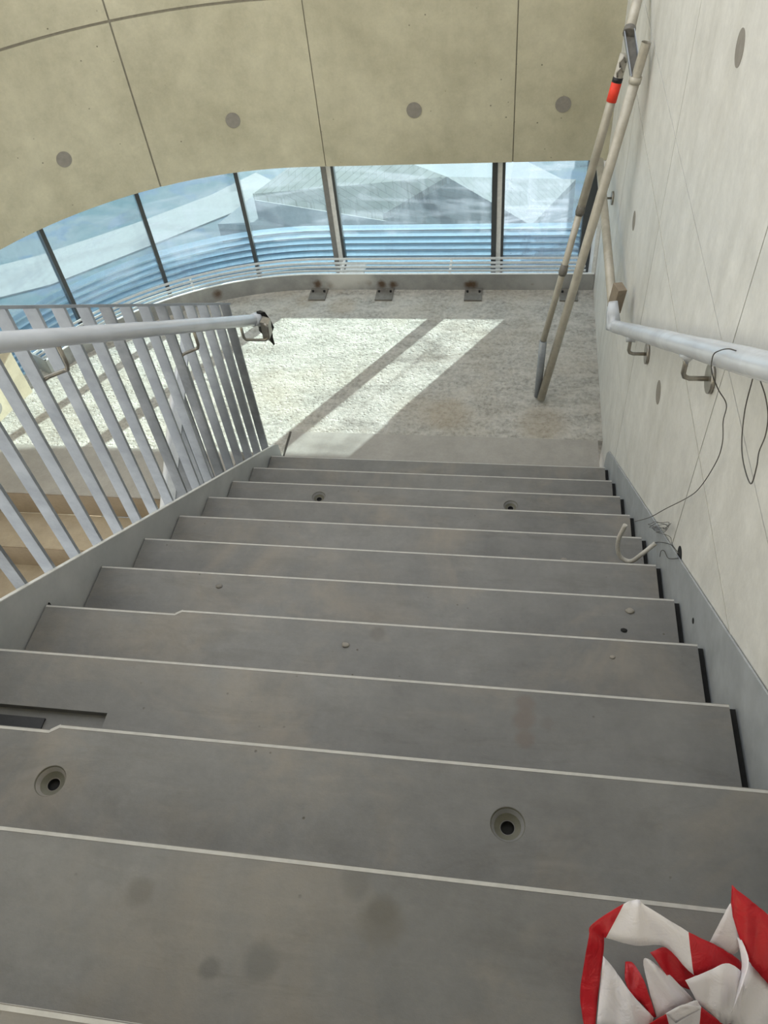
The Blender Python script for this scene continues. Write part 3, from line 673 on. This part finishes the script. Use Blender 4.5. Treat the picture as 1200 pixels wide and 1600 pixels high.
# every ribbon: list of (left xy, right xy, height left, height right), colour of the stretch that follows
W, Rd = 1, 0
ribbons = [
 [((130, 960), (205, 960), .02, .02, Rd), ((100, 740), (190, 900), .03, .03, Rd), ((120, 560), (215, 640), .06, .05, Rd), ((150, 390), (235, 480), .09, .07, Rd), ((170, 315), (240, 400), .10, .08, Rd),
  ((355, 195), (250, 395), .115, .09, W), ((445, 172), (420, 440), .12, .085, W), ((480, 205), (600, 448), .122, .08, W), ((735, 360), (765, 612), .11, .075, Rd), ((880, 430), (900, 590), .09, .07, Rd), ((1010, 510), (1035, 580), .06, .055, Rd), ((1060, 560), (1080, 640), .04, .04, W)],
 [((235, 500), (190, 960), .055, .035, W), ((300, 580), (330, 960), .055, .03, W), ((400, 720), (430, 960), .05, .03, W), ((530, 862), (500, 970), .04, .02, W)],
 [((365, 535), (360, 640), .015, .02, Rd), ((410, 545), (400, 730), .02, .02, Rd), ((475, 650), (470, 790), .03, .02, Rd), ((545, 860), (520, 862), .03, .025, Rd)],
 [((545, 862), (540, 870), .02, .02, W), ((470, 555), (620, 840), .055, .035, W), ((500, 520), (700, 800), .07, .045, W), ((575, 575), (760, 760), .06, .04, W), ((640, 610), (770, 770), .045, .04, W)],
 [((510, 480), (575, 570), .075, .065, Rd), ((600, 452), (640, 650), .07, .05, Rd), ((700, 540), (745, 700), .06, .04, Rd), ((770, 610), (800, 700), .045, .04, Rd)],
 [((715, 645), (790, 780), .085, .06, W), ((850, 590), (860, 830), .095, .06, W), ((955, 545), (935, 900), .10, .05, W), ((1030, 580), (990, 900), .09, .045, W), ((1060, 620), (1060, 960), .07, .04, W)],
 [((855, 425), (990, 500), .05, .05, W), ((920, 300), (1035, 445), .08, .07, W), ((975, 198), (1012, 300), .10, .09, W), ((1000, 190), (1030, 360), .105, .09, W)],
 [((990, 85), (985, 190), .13, .11, Rd), ((1020, 115), (1010, 330), .13, .10, Rd), ((1110, 185), (1090, 530), .12, .08, Rd), ((1200, 262), (1180, 640), .11, .07, Rd), ((1300, 380), (1290, 760), .08, .05, W)],
 [((1045, 405), (1020, 390), .095, .09, W), ((1085, 520), (1045, 540), .10, .085, W), ((1060, 640), (1030, 650), .10, .08, W), ((985, 835), (1000, 800), .08, .07, W)],
 [((1090, 535), (985, 840), .07, .05, W), ((1160, 610), (1060, 960), .065, .04, W), ((1260, 720), (1200, 980), .05, .03, W)],
 [((480, 915), (520, 980), .05, .02, Rd), ((605, 842), (640, 980), .065, .03, W), ((770, 765), (690, 960), .075, .04, W), ((808, 800), (790, 960), .07, .04, Rd), ((930, 890), (940, 980), .05, .03, Rd), ((990, 900), (1010, 990), .04, .03, W)],
 [((600, 840), (660, 895), .09, .075, W), ((700, 790), (735, 850), .095, .08, W), ((800, 800), (810, 812), .085, .08, W)],
]
bm = bmesh.new()
for rb in ribbons:
    A = [zq(*s[0], s[2]) for s in rb]; B = [zq(*s[1], s[3]) for s in rb]; n = 5
    a = smooth_path(A, n); b = smooth_path(B, n); m = 5; rows = []
    for i, (p, q) in enumerate(zip(a, b)):
        wd = (q-p).length; nn = Vector((0, 0, 1))
        rows.append([bm.verts.new(p.lerp(q, j/m) + nn*(.05*wd*math.sin(PI*j/m)*math.sin(i*.9) + random.uniform(-.0012, .0012))) for j in range(m+1)])
    for i in range(len(rows)-1):
        col = rb[min(i//n, len(rb)-1)][4]
        for j in range(m):
            f = bm.faces.new((rows[i][j], rows[i][j+1], rows[i+1][j+1], rows[i+1][j])); f.material_index = col; f.smooth = True
for v_ in bm.verts: v_.co.z = max(v_.co.z, -R_+.004)
bto = solo('barrier_tape', bm, [M_tr, M_tw], 'crumpled red and white plastic barrier tape lying on a tread at the lower right', 'barrier tape')
md = bto.modifiers.new('film', 'SOLIDIFY'); md.thickness = .0006

# ------------------------------------------------------------------ outside, below the glazing
def ground_mat():
    b = NB('yard_paving'); s = b.noise(.55, 6, .6, stretch=(.6, 1.8, 1), dist=.7)
    col = b.mix(b.ramp(s, .42, .6), (.05, .095, .115), (.11, .135, .155)); col = b.mix(b.math('MULTIPLY', b.ramp(b.noise(.9, 3, .5, dist=1.2), .52, .58), .6), col, (.05, .09, .16))
    b.bsdf(col, .9); return b.m
bm = bmesh.new(); box(bm, -30, 25, 6.5, 50, -7.6, -7.5); solo('yard_paving', bm, ground_mat(), 'blue-grey yard paving far below the glazing', 'ground')
def roof_mat(name, c):
    b = NB(name); w_ = b.n('ShaderNodeTexBrick'); w_.inputs['Scale'].default_value = 2.2; w_.inputs['Color1'].default_value = (*c, 1); w_.inputs['Color2'].default_value = (*[x*.88 for x in c], 1)
    w_.inputs['Mortar'].default_value = (*[x*.55 for x in c], 1); w_.inputs['Mortar Size'].default_value = .012; w_.inputs['Brick Width'].default_value = .7; w_.inputs['Row Height'].default_value = .22
    b.l(b.pos(), w_.inputs['Vector']); b.bsdf(w_.outputs[0], .85); return b.m
M_r1 = roof_mat('cream_shingle', (.52, .49, .42)); M_r2 = roof_mat('grey_shingle', (.19, .205, .21)); M_hw = plain('render_wall', (.25, .27, .29), .9)
def slope(bm, pts, th=.12):
    A = [bm.verts.new(p) for p in pts]; B = [bm.verts.new(p-Vector((0, 0, th))) for p in pts]; n = len(A)
    bm.faces.new(A); bm.faces.new(B[::-1])
    for i in range(n): bm.faces.new((A[i], B[i], B[(i+1) % n], A[(i+1) % n]))
t = thing('neighbour_house', (-2, 14, -7.5), 'low neighbouring building with cream shingled hip roof seen through the glass', 'building')
e0 = onz(395, 303, -6.4); e1 = onz(598, 335, -6.4); h1 = onz(698, 276, -5.2); h0 = onz(520, 210, -5.2); e2 = onz(830, 352, -6.4); e3 = onz(900, 280, -6.4)
bm = bmesh.new(); slope(bm, [e0, e1, h1, h0]); mesh_obj('cream_roof_slope', bm, M_r1, t)
bm = bmesh.new(); slope(bm, [e1, e2, e3, h1]); mesh_obj('grey_roof_slope', bm, M_r2, t)
bm = bmesh.new(); base = [e0, e1, e2, e3, onz(640, 150, -6.4)]
prism(bm, [(p.x, p.y) for p in base], 'z', -7.5, -6.53); mesh_obj('house_wall', bm, M_hw, t)
bm = bmesh.new(); p = onz(605, 275, -5.7); box(bm, p.x-.25, p.x+.25, p.y-.06, p.y+.06, p.z+.0, p.z+.3); mesh_obj('roof_vent', bm, M_white, t)
t2 = thing('low_roof', (-3, 12, -7.5), 'pale grey lean-to roof in front of the cream hip roof', 'roof')
q0 = onz(340, 350, -7.0); q1 = onz(560, 356, -7.0); q2 = onz(610, 337, -6.85); q3 = onz(395, 306, -6.85)
bm = bmesh.new(); slope(bm, [q0, q1, q2, q3]); mesh_obj('roof_sheet', bm, plain('pale_roof_sheet', (.26, .275, .29), .8), t2)
bm = bmesh.new(); prism(bm, [(p.x, p.y) for p in (q0, q1, q2, q3)], 'z', -7.5, -7.13); mesh_obj('wall', bm, M_hw, t2)
bm = bmesh.new(); rp = [onz(x, y, -7.48) for x, y in ((-60, 430), (60, 400), (210, 350), (330, 305), (400, 270), (430, 285), (370, 330), (220, 390), (80, 445), (-60, 480))]
prism(bm, [(p.x, p.y) for p in rp], 'z', -7.498, -7.47); solo('footpath', bm, plain('pale_path', (.27, .27, .27), .9), 'pale path curving across the yard seen through the left panes', 'path')
